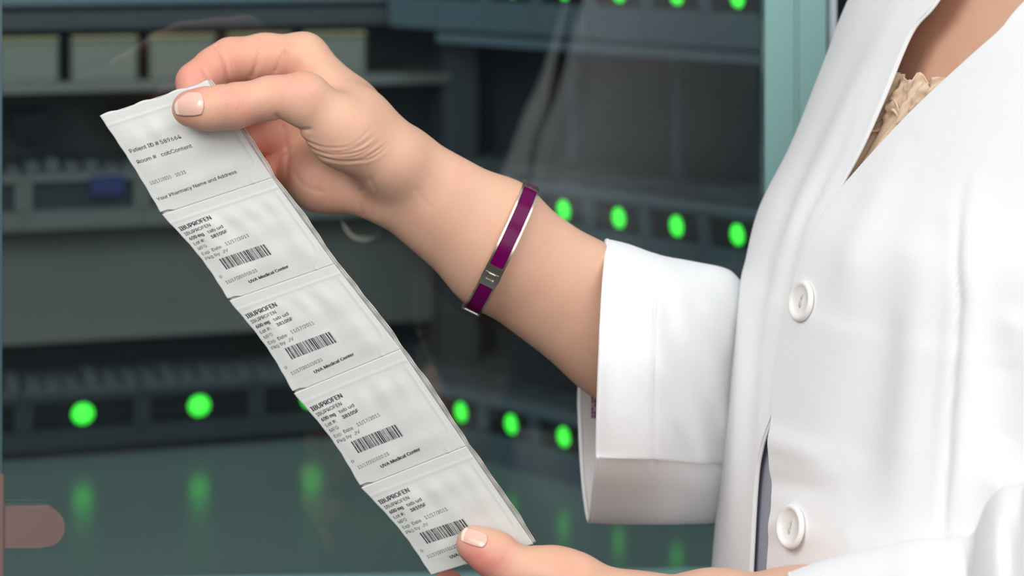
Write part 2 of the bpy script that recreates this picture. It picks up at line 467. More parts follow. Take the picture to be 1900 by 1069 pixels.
b = MB(); b.obox(G0+UG*(sB+(sC-sB)*0.485)+Vector((0, 0, 0.90))+NG*0.0006, UG*(sC-sB)*0.03, -NG*0.002, Vector((0, 0, 1.1)), 0.0004); b.build('stile_highlight', M['steel_highlight'], door)  # thin pale strip standing in for the highlight line down the stile
b = MB(); b.obox(G0+UG*(sA-0.018)+Vector((0, 0, 0.90)), UG*0.0175, -NG*0.02, Vector((0, 0, 1.1)), 0.001); b.build('door_stile', M['shelf'], door)
# hinge plate clipped over the glass at lower left
def glass_pt(px, py, off=0.0):
    q, s_ = on_glass(px); z = CAMZ-(py-HOR)*q.y/FPX
    return Vector((q.x, q.y, z))+NG*off
out = [(-30, 938), (70, 938)]+[(82+37*math.cos(a), 974-37*math.sin(a)) for a in np.linspace(math.pi/2, -math.pi/2, 14)]+[(70, 1013), (-30, 1013)]
V = [glass_pt(x, y, 0.004) for x, y in out]+[glass_pt(x, y, 0.0002) for x, y in out]
n = len(out); F = [tuple(range(n))[::-1], tuple(range(n, 2*n))]+[(i, (i+1) % n, n+(i+1) % n, n+i) for i in range(n)]
hinge = mesh('hinge', V, F, M['bronze'], door); hinge['label'] = 'brownish rounded metal hinge clip'
mb = MB(); mb.obox(glass_pt(-12, 1120, 0.0002), glass_pt(6, 1120)-glass_pt(-12, 1120), NG*0.005, Vector((0, 0, 0.065)), 0.0006); mb.build('hinge_bar', M['bronze'], door)
# things right of the door: dark groove, white trim
b = MB(); b.obox(G0+UG*(sC+0.0002)-NG*0.012+Vector((0, 0, 0.9)), UG*0.0042, -NG*0.03, Vector((0, 0, 1.1))); b.build('door_gasket', M['trim'], cab)
b = MB(); b.obox(G0+UG*(sC+0.0046)-NG*0.008+Vector((0, 0, 0.9)), UG*0.0050, -NG*0.05, Vector((0, 0, 1.1)), 0.0008); b.build('edge_trim', M['white_trim'], cab)

# ---- pale bins standing on the upper left shelf
first = None
for i in range(6):
    t = -0.111+0.064*i
    O = Vector((A3.x, A3.y, 0))+UL*(t-0.027)+NL*0.002+Vector((0, 0, CAMZ-0.1548))
    o = empty('storage_bin', 'pale green storage bin', 'storage bin', 'storage bins on the upper left shelf')
    o.location = O
    o['label'] = ['leftmost pale green storage bin behind the glass at upper left', 'pale green storage bin second from the left behind the glass',
                  'pale green storage bin third from the left, above the strip top', 'pale green storage bin behind the bent index finger',
                  'pale green storage bin behind the knuckles of the upper hand', 'rightmost pale green storage bin beside the cabinet corner'][i]
    b = MB(); w_ = 0.054; d_ = 0.07; h_ = 0.034
    b.obox((0, 0, 0), UL*w_, -NL*0.002, Vector((0, 0, h_)), 0.0006)
    b.obox(-NL*d_, UL*w_, NL*0.002, Vector((0, 0, h_))); b.obox((0, 0, 0), UL*0.002, -NL*d_, Vector((0, 0, h_)))
    b.obox(UL*(w_-0.002), UL*0.002, -NL*d_, Vector((0, 0, h_))); b.obox((0, 0, 0), UL*w_, -NL*d_, Vector((0, 0, 0.002)))
    b.build('bin_body', M['bin'], o)
    b = MB(); b.obox(Vector((0, 0, h_))+NL*0.002, UL*w_, -NL*0.006, Vector((0, 0, 0.003)), 0.0006); b.build('bin_lip', M['bin_lip'], o)

# ================================================================== PERSON
person = empty('person', 'person in a white lab coat turned left, holding a strip of medicine packets', 'person')

# ---- skin volume of the right hand and forearm
def build_arm():
    lo = P(290, 20, 1.0); hi = P(1420, 960, 1.0)
    F = Flesh((lo.x-0.004, 0.955, 1.152), (0.142, 1.165, lo.z+0.005), 0.00085)
    pal = F.vol
    # forearm
    F.chain(pal, [(752, 300, 1.02, 57), (935, 405, 1.032, 62), (1095, 527, 1.047, 66), (1380, 745, 1.115, 66)], 0.012)
    F.chain(pal, [(734, 366, 1.025, 53), (903, 502, 1.035, 60), (1140, 658, 1.055, 76), (1380, 815, 1.115, 62)], 0.012)
    F.chain(pal, [(745, 332, 1.02, 55), (920, 455, 1.032, 78), (1120, 592, 1.052, 94), (1380, 780, 1.115, 84)], 0.012)
    # metacarpals and palm pads
    F.chain(pal, [(745, 292, 1.028, 50), (652, 200, 1.035, 46), (562, 108, 1.04, 45)], 0.010)
    F.chain(pal, [(740, 310, 1.045, 46), (545, 172, 1.06, 40)], 0.012)
    F.chain(pal, [(735, 335, 1.045, 48), (545, 245, 1.065, 40)], 0.012)
    F.chain(pal, [(725, 362, 1.040, 48), (552, 320, 1.06, 42)], 0.010)
    F.chain(pal, [(712, 360, 1.025, 48), (598, 327, 1.035, 61), (566, 318, 1.045, 50)], 0.008)
    F.chain(pal, [(705, 290, 1.005, 54), (640, 245, 0.998, 58), (575, 195, 0.99, 46)], 0.012)
    F.chain(pal, [(600, 165, 1.024, 34), (665, 225, 1.014, 46), (735, 300, 1.012, 48)], 0.014)
    fingers = [
        [(562, 178, 0.990, 46), (500, 182, 0.985, 35), (434, 197, 0.983, 37), (385, 202, 0.984, 35), (352, 201, 0.9865, 33)],
        [(562, 108, 1.04, 45), (490, 107, 1.042, 41), (428, 112, 1.037, 38), (395, 127, 1.03, 33), (363, 152, 1.021, 32), (361, 203, 1.0125, 27)],
        [(550, 175, 1.06, 40), (450, 190, 1.072, 38), (385, 225, 1.048, 32), (385, 262, 1.022, 27)],
        [(545, 245, 1.065, 40), (458, 265, 1.072, 36), (410, 290, 1.046, 30), (403, 315, 1.025, 26)],
        [(552, 320, 1.06, 38), (490, 332, 1.062, 34), (455, 335, 1.040, 28), (445, 342, 1.024, 24)]]
    out = pal.copy()
    for i, ch in enumerate(fingers):
        f = F.blank(); F.chain(f, ch, 0.006 if i else 0.007)
        out = np.minimum(out, smin(pal, f, 0.007 if i == 0 else 0.005))
    # creases, evaluated only near the surface that faces the camera
    x, y, z = F.px()
    near = np.argwhere(np.abs(out) < 0.004)
    X = x[near[:, 0]]; Y = y[near[:, 1]]; Z = z[near[:, 2]]
    px = X/Y*FPX+950; py = (CAMZ-Z)/Y*FPX+HOR
    d = np.zeros(len(near), dtype=np.float32)
    def crease(line, wd, depth, ymin=0, ymax=1.045):
        line = catmull(np.array(line, float), len(line)*4)
        q = polydist(px, py, [tuple(p) for p in line])
        m = (Y > ymin) & (Y < ymax)
        d[m] += (depth*np.exp(-(q[m]/wd)**2)).astype(np.float32)
    # thenar wrinkles
    crease([(512, 214), (528, 230), (548, 240), (575, 240)], 3.5, 0.0011, 0, 1.03)
    # knuckle of the thumb
    for a, bq, cc in [((414, 168), (420, 185), (417, 205)), ((424, 165), (432, 182), (428, 206)), ((440, 166), (446, 184), (440, 208)), ((450, 172), (454, 184), (451, 200))]:
        crease([a, bq, cc], 2.2, 0.00028, 0, 1.0)
    crease([(380, 168), (386, 190), (380, 214)], 3, 0.0002, 0, 1.0)
    # index finger joints
    crease([(402, 88), (414, 105), (421, 128), (420, 152)], 4.0, 0.0011, 0.9, 1.04)
    crease([(376, 128), (384, 143), (390, 156)], 3.2, 0.0007, 0.9, 1.04)
    crease([(482, 86), (480, 108), (468, 140)], 4.0, 0.0010, 0.99, 1.05)
    crease([(488, 96), (500, 80)], 3.0, 0.0004, 0.99, 1.05)
    crease([(527, 98), (520, 112), (512, 132)], 4.0, 0.0008, 0.99, 1.05)
    # palm creases
    crease([(526, 236), (532, 268), (534, 300), (528, 352)], 4.5, 0.0010, 0, 1.06)
    crease([(545, 320), (566, 345), (600, 356)], 4, 0.0004, 0, 1.06)
    crease([(672, 352), (668, 375), (672, 398)], 3.5, 0.0006, 0, 1.06)
    crease([(688, 332), (700, 362), (694, 400)], 4, 0.0005, 0, 1.06)
    crease([(770, 350), (786, 372), (798, 384)], 4, 0.0002, 0, 1.06)
    crease([(488, 290), (470, 320), (480, 340)], 6, 0.0004, 0.9, 1.08)
    # tendons at the web between thumb and palm
    crease([(560, 128), (610, 150), (670, 196)], 14, 0.0004, 0, 1.05)
    # bulges: thumb joint, base joint, heel of the hand
    crease([(432, 190), (433, 192)], 26, -0.0006, 0, 1.0)
    crease([(560, 150), (575, 165)], 22, -0.0008, 0, 1.01)
    out[near[:, 0], near[:, 1], near[:, 2]] += d
    F.vol = out
    V, Q = F.mesh(); V = relax(V, Q, 2, 0.45)
    V, Q = refine(V, Q); V = relax(V, Q, 2, 0.5)
    # fine skin folds
    px, py = V[:, 0]/V[:, 1]*FPX+950, (CAMZ-V[:, 2])/V[:, 1]*FPX+HOR
    N = vnormals(V, Q); fold = np.zeros(len(V))
    facing = (N[:, 1] < 0.1) & (V[:, 1] < 1.055)
    def wr(line, wd, depth, ymax=1.03):
        line = catmull(np.array(line, float), len(line)*5)
        sel = facing & (V[:, 1] < ymax) & (px > line[:, 0].min()-30) & (px < line[:, 0].max()+30) & (py > line[:, 1].min()-30) & (py < line[:, 1].max()+30)
        q = polydist(px[sel], py[sel], [tuple(p) for p in line])
        # fade towards both ends
        e = np.minimum(np.hypot(px[sel]-line[0][0], py[sel]-line[0][1]), np.hypot(px[sel]-line[-1][0], py[sel]-line[-1][1]))
        fade = np.clip(e/28, 0.15, 1)
        fold[sel] -= depth*fade*(0.6*np.exp(-(q/wd)**2)-0.22*np.exp(-((q-2.2*wd)/(1.3*wd))**2))
    rr = random.Random(3)
    for k in range(10):
        s_ = k/9; j = lambda a: rr.uniform(-a, a)
        wr([(532+44*s_+j(4), 232+52*s_), (562+46*s_, 258+38*s_+j(3)), (608+38*s_, 274+28*s_+j(3)), (656+30*s_+j(4), 266+28*s_), (694+26*s_+j(10), 236+34*s_+j(8))],
           2.3, 0.00020+0.00020*rr.random())
    for k in range(6):
        s_ = k/5
        wr([(628+25*s_, 298+8*s_), (676+18*s_, 284+10*s_), (716+14*s_, 250+18*s_)], 2.0, 0.00018)
    for k in range(7):
        wr([(590+18*k, 150+14*k), (606+18*k, 176+13*k), (616+18*k, 206+11*k)], 2.4, 0.00010)
    for k in range(5):
        wr([(690+9*k, 338+2*k), (700+9*k, 362+2*k), (696+9*k, 395+4*k)], 2.2, 0.00012)
    for x in (413, 419, 426, 434, 441, 447, 453): wr([(x-2, 168), (x+4, 186), (x-1, 206)], 1.7, 0.00020, 1.0)
    for k in range(10): wr([(465+8*k, 158-k), (468+8*k, 172), (464+8*k, 190)], 1.5, 0.00009, 1.0)
    for k in range(5): wr([(560+9*k, 300+4*k), (575+9*k, 330+4*k), (572+9*k, 365)], 2.0, 0.00010, 1.05)
    for x in (405, 411, 422): wr([(x, 92), (x+8, 112), (x+10, 140)], 1.8, 0.00016, 1.05)
    for x in (486, 520, 531): wr([(x+8, 76), (x+2, 104), (x-10, 140)], 2.4, 0.00014, 1.06)
    V = V+N*fold[:, None]
    keep = V[Q].mean(1)[:, 0] < 0.121
    return V, Q[keep]

def build_left():
    F = Flesh((-0.045, 0.85, 1.02), (0.24, 1.06, 1.185), 0.0010)
    pal = F.vol
    F.chain(pal, [(1195, 1160, 0.975, 88), (1330, 1160, 0.955, 90), (1490, 1178, 0.93, 112), (1900, 1160, 0.86, 118)], 0.012)
    F.chain(pal, [(1195, 1210, 0.985, 88), (1330, 1215, 0.965, 88), (1490, 1240, 0.94, 112), (1900, 1220, 0.865, 112)], 0.012)
    F.chain(pal, [(1190, 1150, 0.975, 72), (1050, 1085, 0.968, 58)], 0.010)
    for q, (yy, r) in enumerate([(1150, 48), (1205, 46), (1260, 44), (1310, 40)]):
        F.chain(pal, [(1190, 1170+20*q, 0.985, 60), (1060, yy, 0.995, r)], 0.012)
    fingers = [
        [(1060, 1086, 0.968, 58), (1020, 1070, 0.969, 50), (955, 1056, 0.970, 42), (915, 1028, 0.970, 38), (880, 1010, 0.9725, 34)],
        [(1060, 1150, 0.995, 46), (935, 1182, 1.030, 39), (862, 1140, 1.016, 33), (832, 1088, 0.999, 30)],
        [(1060, 1205, 0.995, 44), (915, 1232, 1.038, 38), (840, 1212, 1.022, 32), (818, 1165, 0.998, 28)],
        [(1060, 1260, 0.995, 42), (918, 1285, 1.034, 36), (848, 1270, 1.018, 31), (828, 1228, 0.996, 27)],
        [(1060, 1310, 0.995, 38), (948, 1330, 1.024, 32), (893, 1318, 1.010, 27), (874, 1285, 0.992, 24)]]
    out = pal.copy()
    for i, ch in enumerate(fingers):
        f = F.blank(); F.chain(f, ch, 0.006)
        out = np.minimum(out, smin(pal, f, 0.006))
    x, y, z = F.px(); near = np.argwhere(np.abs(out) < 0.004)
    X = x[near[:, 0]]; Y = y[near[:, 1]]; Z = z[near[:, 2]]
    px = X/Y*FPX+950; py = (CAMZ-Z)/Y*FPX+HOR
    d = np.zeros(len(near), dtype=np.float32)
    for ln, wd, dp in [([(920, 1022), (900, 1032), (884, 1040)], 3, 0.0003), ([(945, 1012), (938, 1035), (925, 1052)], 4, 0.0004),
                       ([(955, 1013), (950, 1038), (940, 1060)], 4, 0.0003), ([(1062, 1030), (1075, 1045), (1080, 1062)], 5, 0.0003),
                       ([(965, 1005), (978, 1012)], 10, 0.0008)]:
        q = polydist(px, py, ln); m = Y < 0.985
        d[m] += (dp*np.exp(-(q[m]/wd)**2)).astype(np.float32)
    out[near[:, 0], near[:, 1], near[:, 2]] += d
    F.vol = out
    V, Q = F.mesh(); V = relax(V, Q, 2, 0.45)
    keep = V[Q].mean(1)[:, 0] < 0.222
    return V, Q[keep]

# ---- torso cross-sections shared by chest, blouse and coat
AL = math.radians(62); FW = (-math.sin(AL), -math.cos(AL)); SD = (math.cos(AL), -math.sin(AL))
SIL = smooth_tab([(-420, 1850), (-350, 1790), (-200, 1690), (0, 1590), (130, 1540), (280, 1480), (400, 1420), (500, 1394), (560, 1382), (800, 1355), (1069, 1331), (1300, 1318), (1700, 1300)])
SCL = [(-420, 0.50), (-300, 0.72), (-150, 0.88), (0, 0.97), (130, 1.0), (1069, 1.0), (1400, 1.02), (1700, 1.05)]
YC = 1.02
def pyz(z): return (CAMZ-z)*FPX/1.065+HOR
def zpy(py): return CAMZ-(py-HOR)*1.065/FPX
def section(z, phi, off=0.0):
    q = pyz(z); s_ = interp(SCL, q); sil = interp(SIL, q)
    cx = (sil-950)*1.065/FPX+0.1277*s_
    bb = 0.115*s_+off; aa = 0.165*s_+off
    f_ = bb*np.cos(phi); g_ = aa*np.sin(phi)
    return cx+FW[0]*f_+SD[0]*g_, YC+FW[1]*f_+SD[1]*g_
def proj(X, Y, Z): return X/Y*FPX+950, (CAMZ-Z)/Y*FPX+HOR
def edge_phi(z, table, off):
    ph = np.radians(np.linspace(-38, 75, 500))
    X, Y = section(z, ph, off); px, py = proj(X, Y, z)
    g = px-interp(table, py); i = np.where(g > 0)[0]
    if not len(i): return ph[-1]
    k = i[0]
    return ph[k]-(ph[k]-ph[k-1])*g[k]/(g[k]-g[k-1]) if k else ph[0]
NEAR = smooth_tab([(-420, 2330), (-350, 2270), (-150, 2060), (10, 1900), (55, 1862), (110, 1800), (200, 1703), (310, 1600), (375, 1547), (444, 1508), (516, 1478), (624, 1456), (732, 1438), (800, 1436), (875, 1431), (950, 1436), (1062, 1427), (1300, 1420), (1700, 1410)])
FAR = smooth_tab([(-420, 1960), (-350, 1930), (-150, 1830), (0, 1742), (60, 1693), (180, 1642), (270, 1602), (375, 1549), (450, 1540), (600, 1500), (720, 1455), (767, 1437), (830, 1418), (900, 1406), (1069, 1396), (1300, 1388), (1700, 1380)])
FARLINE = [(1742, -10), (1742, 0), (1693, 60), (1642, 180), (1602, 270), (1549, 375)]

def panel_mesh(table, sign, off0, nphi, zs, folds, thick):
    V = np.zeros((len(zs), nphi, 3))
    for i, z in enumerate(zs):
        e = edge_phi(z, table, off0)
        end = sign*math.pi
        s_ = np.linspace(0, 1, nphi)**1.6
        ph = e+(end-e)*s_
        X, Y = section(z, ph, off0); px, py = proj(X, Y, z)
        off = np.full(nphi, off0)
        for ln, wd, amp in folds:
            L_ = sum(math.dist(ln[q], ln[q+1]) for q in range(len(ln)-1))*0.3
            e_ = np.minimum(np.hypot(px-ln[0][0], py-ln[0][1]), np.hypot(px-ln[-1][0], py-ln[-1][1]))
            off += amp*np.clip(e_/L_, 0, 1)*np.exp(-(polydist(px, py, ln)/wd)**2)*(Y < 1.07)
        X, Y = section(z, ph, 0.0)
        X2 = X; Y2 = Y
        # push out along the section normal
        bb, aa = 0.115, 0.165
        nx = FW[0]*np.cos(ph)/bb+SD[0]*np.sin(ph)/aa; ny = FW[1]*np.cos(ph)/bb+SD[1]*np.sin(ph)/aa
        L = np.hypot(nx, ny); X2 = X+nx/L*off; Y2 = Y+ny/L*off
        V[i, :, 0] = X2; V[i, :, 1] = Y2; V[i, :, 2] = z
    return V

def solidify(o, t, offset=-1):
    m = o.modifiers.new('thickness', 'SOLIDIFY'); m.thickness = t; m.offset = offset

# body mesh: right arm, left arm, chest and neck as one skin object
Va, Qa = build_arm()
Vb, Qb = build_left()
# chest rings
zs = [zpy(q) for q in (1500, 1100, 800, 600, 450, 300, 200, 120, 40, -40, -120, -200, -270, -330)]
rings = []
for z in zs:
    ph = np.linspace(-math.pi, math.pi, 64, endpoint=False)
    X, Y = section(z, ph, -0.018); rings.append(np.stack([X, Y, np.full(64, z)], 1))
c = rings[-1].mean(0)
for dz, r in [(0.02, 0.70), (0.04, 0.58), (0.09, 0.54), (0.12, 0.55)]:
    q = c+(rings[-1-0]*0+rings[len(zs)-1]-c)*r; q[:, 2] = c[2]+dz; rings.append(q)
Vc, Fc = grid(np.array(rings), True)
Fc = [f[::-1] for f in Fc]
V = np.concatenate([Va, Vb, Vc]); nA = len(Va); nB = len(Vb)
F = [tuple(q) for q in Qa]+[tuple(q) for q in (Qb+nA)]+[tuple(i+nA+nB for i in q) for q in Fc]
F.append(tuple(nA+nB+len(Vc)-64+i for i in range(64)))
import bmesh
def join_limbs(V, F):
    me = bpy.data.meshes.new('body'); me.from_pydata(V.tolist(), [], [tuple(map(int, q)) for q in F]); me.update()
    bm = bmesh.new(); bm.from_mesh(me)
    loose = [q for q in bm.verts if not q.link_faces]; bmesh.ops.delete(bm, geom=loose, context='VERTS')
    bm.verts.ensure_lookup_table(); bm.edges.ensure_lookup_table()
    def loops():
        return [e for e in bm.edges if len(e.link_faces) == 1]
    for side, path, zt, fa in ((-1, [P(1440, 740, 1.115), P(1500, 640, 1.11), P(1570, 520, 1.11)], zpy(330), 0.034),
                             (1, [P(2080, 1210, 0.855), P(2190, 1080, 0.853), P(2280, 850, 0.862)], zpy(330), 0.029)):
        # opening in the flank of the chest
        X, Y = section(zt, side*math.radians(82), -0.018)
        c = Vector((X, Y, zt))
        dead = [f for f in bm.faces if (f.calc_center_median()-c).length < 0.036 and len(f.verts) == 4]
        bmesh.ops.delete(bm, geom=dead, context='FACES')
        E = loops()
        arm = [e for e in E if (e.verts[0].co.x < 0.16 and e.verts[0].co.y > 1.0 and e.verts[0].co.z < 1.36 and side == -1 and e.verts[0].co.x > 0.115 and (e.verts[0].co-c).length > 0.06 and e.verts[0].co.x < 0.124) or
               (side == 1 and 0.219 < e.verts[0].co.x < 0.225 and e.verts[0].co.y < 0.96)]
        hole = [e for e in E if (e.verts[0].co-c).length < 0.06 and e not in set(arm)]
        # drop stray fragments: keep the biggest connected loop
        def biggest(es):
            es = set(es); best = []
            while es:
                st = [es.pop()]; comp = []
                while st:
                    e = st.pop(); comp.append(e)
                    for v_ in e.verts:
                        for q in v_.link_edges:
                            if q in es: es.discard(q); st.append(q)
                if len(comp) > len(best): best = comp
            return best
        arm = biggest(arm); hole = biggest(hole)
        prev = arm; n = 32
        ends = [sum((v_.co for e in arm for v_ in e.verts), Vector())/(2*len(arm))]+path+[c]
        for i_ in range(1, len(ends)-1):
            d = (ends[i_+1]-ends[i_-1]).normalized(); a = d.cross(Vector((0, 1, 0.01))).normalized(); b_ = d.cross(a)
            vs = [bm.verts.new(ends[i_]+a*fa*math.cos(2*math.pi*j/n)+b_*fa*math.sin(2*math.pi*j/n)) for j in range(n)]
            cur = [bm.edges.new((vs[j], vs[(j+1) % n])) for j in range(n)]
            bmesh.ops.bridge_loops(bm, edges=prev+cur); prev = cur
        bmesh.ops.bridge_loops(bm, edges=prev+hole)
    bmesh.ops.recalc_face_normals(bm, faces=bm.faces[:])
    bm.to_mesh(me); bm.free()
    return me
me = join_limbs(V, F)
body = link('body', me, M['skin'], person, True)
V = np.zeros(len(me.vertices)*3, dtype=np.float32); me.vertices.foreach_get('co', V); V = V.reshape(-1, 3)
# flush attribute: fingertips, knuckles and the inner palm are pinker
px = V[:, 0]/V[:, 1]*FPX+950; py = (CAMZ-V[:, 2])/V[:, 1]*FPX+HOR
fl = np.zeros(len(V), dtype=np.float32)
for (x, y, r, a) in [(430, 190, 26, .35), (335, 215, 30, .45), (370, 110, 50, .55), (345, 150, 36, .6), (440, 110, 50, .4), (555, 160, 40, .35),
                     (485, 300, 60, .4), (470, 240, 50, .4), (500, 340, 50, .3), (600, 370, 70, .3), (520, 110, 50, .35), (350, 190, 30, .3),
                     (880, 1035, 34, .5), (905, 1060, 40, .55), (930, 1040, 40, .4), (830, 1070, 50, .9), (1060, 1060, 50, .2), (690, 380, 25, .3)]:
    fl += a*np.exp(-((px-x)**2+(py-y)**2)/(r*r))
fl[(V[:, 0] > 0.135) & (V[:, 1] > 0.9)] = 0.05
at = body.data.attributes.new('flush', 'FLOAT', 'POINT'); at.data.foreach_set('value', np.clip(fl, 0, 1).astype(np.float32))

def bvh_of(V, Q): return BVHTree.FromPolygons([Vector(v) for v in V], [tuple(q) for q in Q])
bvA = bvh_of(Va, Qa); bvB = bvh_of(Vb, Qb)
camp = Vector((0, 0, CAMZ))
def drape(bv, px, py, off):
    d = (P(px, py, 1.0)-camp).normalized()
    h, nrm, i, t = bv.ray_cast(camp, d)
    return (h, nrm) if h else (None, None)

def nail(bv, c, ax, hl, hw, name_label):
    """fingernail plate: c centre pixel, ax direction to the tip (pixels), half length / half width in px"""
    ax = np.array(ax, float); ax /= np.linalg.norm(ax); ay = np.array((-ax[1], ax[0]))
    nu, nv = 22, 18; V = np.zeros((nu, nv, 3)); nr = []
    for i in range(nu):
        for j in range(nv):
            a = -1+2*i/(nu-1); b_ = -1+2*j/(nv-1)
            # rounded outline
            wl = (1-0.16*max(a, 0)**3-0.12*max(-a, 0)**4)
            la = 1-0.16*abs(b_)**3 if a > 0 else 1-0.20*abs(b_)**3
            q = np.array(c)+ax*hl*a*la+ay*hw*b_*wl
            h, n_ = drape(bv, q[0], q[1], 0)
            if h is None or abs(h.y-drape(bv, c[0], c[1], 0)[0].y) > 0.012: h = bv.find_nearest(P(q[0], q[1], drape(bv, c[0], c[1], 0)[0].y))[0]
            V[i, j] = h
    # smooth and raise
    for _ in range(12):
        W = V.copy(); W[1:-1, 1:-1] = (V[:-2, 1:-1]+V[2:, 1:-1]+V[1:-1, :-2]+V[1:-1, 2:])/4
        W[1:-1, 0] = (V[:-2, 0]+V[2:, 0])/2; W[1:-1, -1] = (V[:-2, -1]+V[2:, -1])/2
        W[0, 1:-1] = (V[0, :-2]+V[0, 2:])/2; W[-1, 1:-1] = (V[-1, :-2]+V[-1, 2:])/2
        V = W
    for i in range(nu):
        for j in range(nv):
            a = abs(-1+2*i/(nu-1)); b_ = abs(-1+2*j/(nv-1))
            V[i, j, 1] -= 0.00022+0.00040*(1-b_**2)*(1-a**6)
    v, f = grid(V)
    f = [q[::-1] for q in f]
    o = mesh('fingernail', v, f, M['nail'], body, True); o['label'] = name_label
    o.data.materials.append(M['nail_tip'])
    for k, p in enumerate(o.data.polygons):
        if k//(nv-1) >= nu-4: p.material_index = 1
    solidify(o, 0.0005)
    return o
nail(bvA, (351, 193), (-1, 0.02), 28, 22, 'pink thumbnail with pale free edge')
nail(bvB, (880, 998), (-0.93, -0.30), 25, 14, 'pink thumbnail at the bottom of the strip')

# ------------------------------------------------------------------ clothes
coat = bpy.data.objects.new('lab_coat', None); COL.objects.link(coat); coat.parent = person
ZS = [zpy(q) for q in np.concatenate([np.arange(1500, 1100, -40), np.arange(1100, -60, -7), np.arange(-60, -400, -20)])]
folds_near = [
    ([(1800, 300), (1788, 380), (1783, 480), (1789, 560), (1780, 680), (1766, 850), (1752, 1010), (1740, 1120)], 8, -0.0030),
    ([(1815, 300), (1805, 400), (1800, 560), (1790, 700), (1775, 880), (1765, 1010)], 30, 0.0026),
    ([(1690, 470), (1640, 640), (1600, 820), (1580, 1000)], 60, -0.0030),
    ([(1740, 420), (1700, 600), (1690, 800), (1660, 1000)], 40, 0.0030),
    ([(1880, 600), (1860, 760), (1850, 900)], 50, -0.004),
    ([(1360, 790), (1560, 860)], 24, 0.0016), ([(1350, 880), (1570, 920)], 22, -0.0014), ([(1350, 955), (1560, 1000)], 22, 0.0012),
    ([(1700, 260), (1640, 360), (1590, 460), (1570, 600)], 30, 0.0018),
]
Vn = panel_mesh(NEAR, 1, 0.004, 200, ZS, folds_near, 0)
v, f = grid(Vn)
front_near = mesh('near_front_panel', v, f, M['coat'], coat, True); solidify(front_near, 0.0016, 1)
folds_far = [
    ([(1700, -40), (1620, 110), (1560, 240), (1500, 360), (1455, 480), (1430, 620), (1415, 900)], 20, 0.0020),
    ([(1665, -40), (1590, 110), (1525, 240), (1470, 370), (1430, 500), (1405, 640), (1390, 900)], 20, -0.0016),
    ([(1600, 200), (1560, 300), (1500, 400), (1470, 520), (1440, 660), (1425, 900)], 14, -0.0012),
    ([(1660, 60), (1580, 270), (1500, 440), (1455, 600), (1420, 760), (1410, 1000)], 12, 0.0010),
    ([(1395, 560), (1380, 750), (1370, 900), (1360, 1069)], 16, 0.0016),
]
Vf = panel_mesh(FAR, -1, 0.0005, 150, ZS, folds_far, 0)
v, f = grid(Vf); f = [q[::-1] for q in f]
front_far = mesh('far_front_panel', v, f, M['coat'], coat, True); solidify(front_far, 0.0016, 1)

# rolled hems along the two front edges
def hem(Vg, r, off):
    r = 0.0007
    pts = [Vector(Vg[i, 0])+Vector((0, off, 0)) for i in range(0, len(Vg))]
    return tube(pts, r, 8)
v, f = hem(Vn, 0.0011, -0.0006); mesh('edge_hem', v, f, M['coat'], coat, True)
v, f = hem(Vf, 0.0011, -0.0004); mesh('edge_hem', v, f, M['coat'], coat, True)

bvN = BVHTree.FromPolygons([Vector(q) for q in Vn.reshape(-1, 3)], grid(Vn)[1])
def stitches(bv, line, name='stitching', step=9, ln=6, off=0.0018, r=0.00016):
    line = catmull(np.array(line, float), 400); mb = MB()
    acc = 0; last = line[0]; start = None
    dist = np.concatenate([[0], np.cumsum(np.hypot(*np.diff(line, axis=0).T))])
    s_ = 0
    while s_+ln < dist[-1]:
        a = [np.interp(s_, dist, line[:, k]) for k in (0, 1)]; b_ = [np.interp(s_+ln, dist, line[:, k]) for k in (0, 1)]
        h1, n1 = drape(bv, *a, 0); h2, n2 = drape(bv, *b_, 0)
        if h1 is not None and h2 is not None:
            o1 = h1+(camp-h1).normalized()*off; o2 = h2+(camp-h2).normalized()*off
            v, f = tube([o1, o2], r, 4); mb.add(v, f)
        s_ += step
    return mb.build(name, M['stitch'], coat)
stitches(bvN, [(1668, 300), (1630, 350), (1590, 420), (1560, 500), (1540, 600), (1528, 700), (1526, 820), (1528, 950), (1520, 1069)])

# buttons
def button(px, py, half):
    h, nrm = drape(bvN, px, py, 0)
    if nrm.dot(camp-h) < 0: nrm = -nrm
    zax = nrm.normalized(); xax = Vector((0, 0, 1)).cross(zax).normalized(); yax = zax.cross(xax)
    base = h+zax*0.0018
    R = half*h.y/FPX
    prof = [(0.0, 0.0010), (0.22, 0.0010), (0.62, 0.0012), (0.72, 0.0022), (0.82, 0.0030), (0.92, 0.0028), (1.0, 0.0018), (0.98, 0.0006), (0.80, 0.0)]
    n = 48; V = []; F = []
    for k, (r, z) in enumerate(prof[1:]):
        for j in range(n):
            a = 2*math.pi*j/n; V.append(base+xax*(R*r*math.cos(a))+yax*(R*r*math.sin(a))+zax*z)
    for k in range(len(prof)-2):
        for j in range(n): F.append((k*n+j, k*n+(j+1) % n, (k+1)*n+(j+1) % n, (k+1)*n+j))
    V.append(base+zax*0.0010); c_ = len(V)-1
    for j in range(n): F.append((c_, (j+1) % n, j))
    F = [q[::-1] for q in F]
    # sewing thread across two holes
    mb = MB(); mb.add(V, F); nb = len(mb.f)
    for a in (-1, 1):
        v, f = tube([base+yax*(R*0.20*a+q)+zax*(0.0016-abs(q)*0.2)+xax*q*0.2 for q in (-0.0012, 0, 0.0012)], 0.00035, 6); mb.add(v, f)
    v, f = tube([base+yax*(-R*0.22)+zax*0.0019, base+zax*0.0022+xax*0.0003, base+yax*(R*0.22)+zax*0.0019], 0.00028, 6); mb.add(v, f)
    o = mb.build('button', M['button'], coat, True); o.data.materials.append(M['button_hole'])
    for k, p in enumerate(o.data.polygons):
        if k >= nb: p.material_index = 1
    return o
b1 = button(1497, 560, 38); b1['label'] = 'upper white coat button'
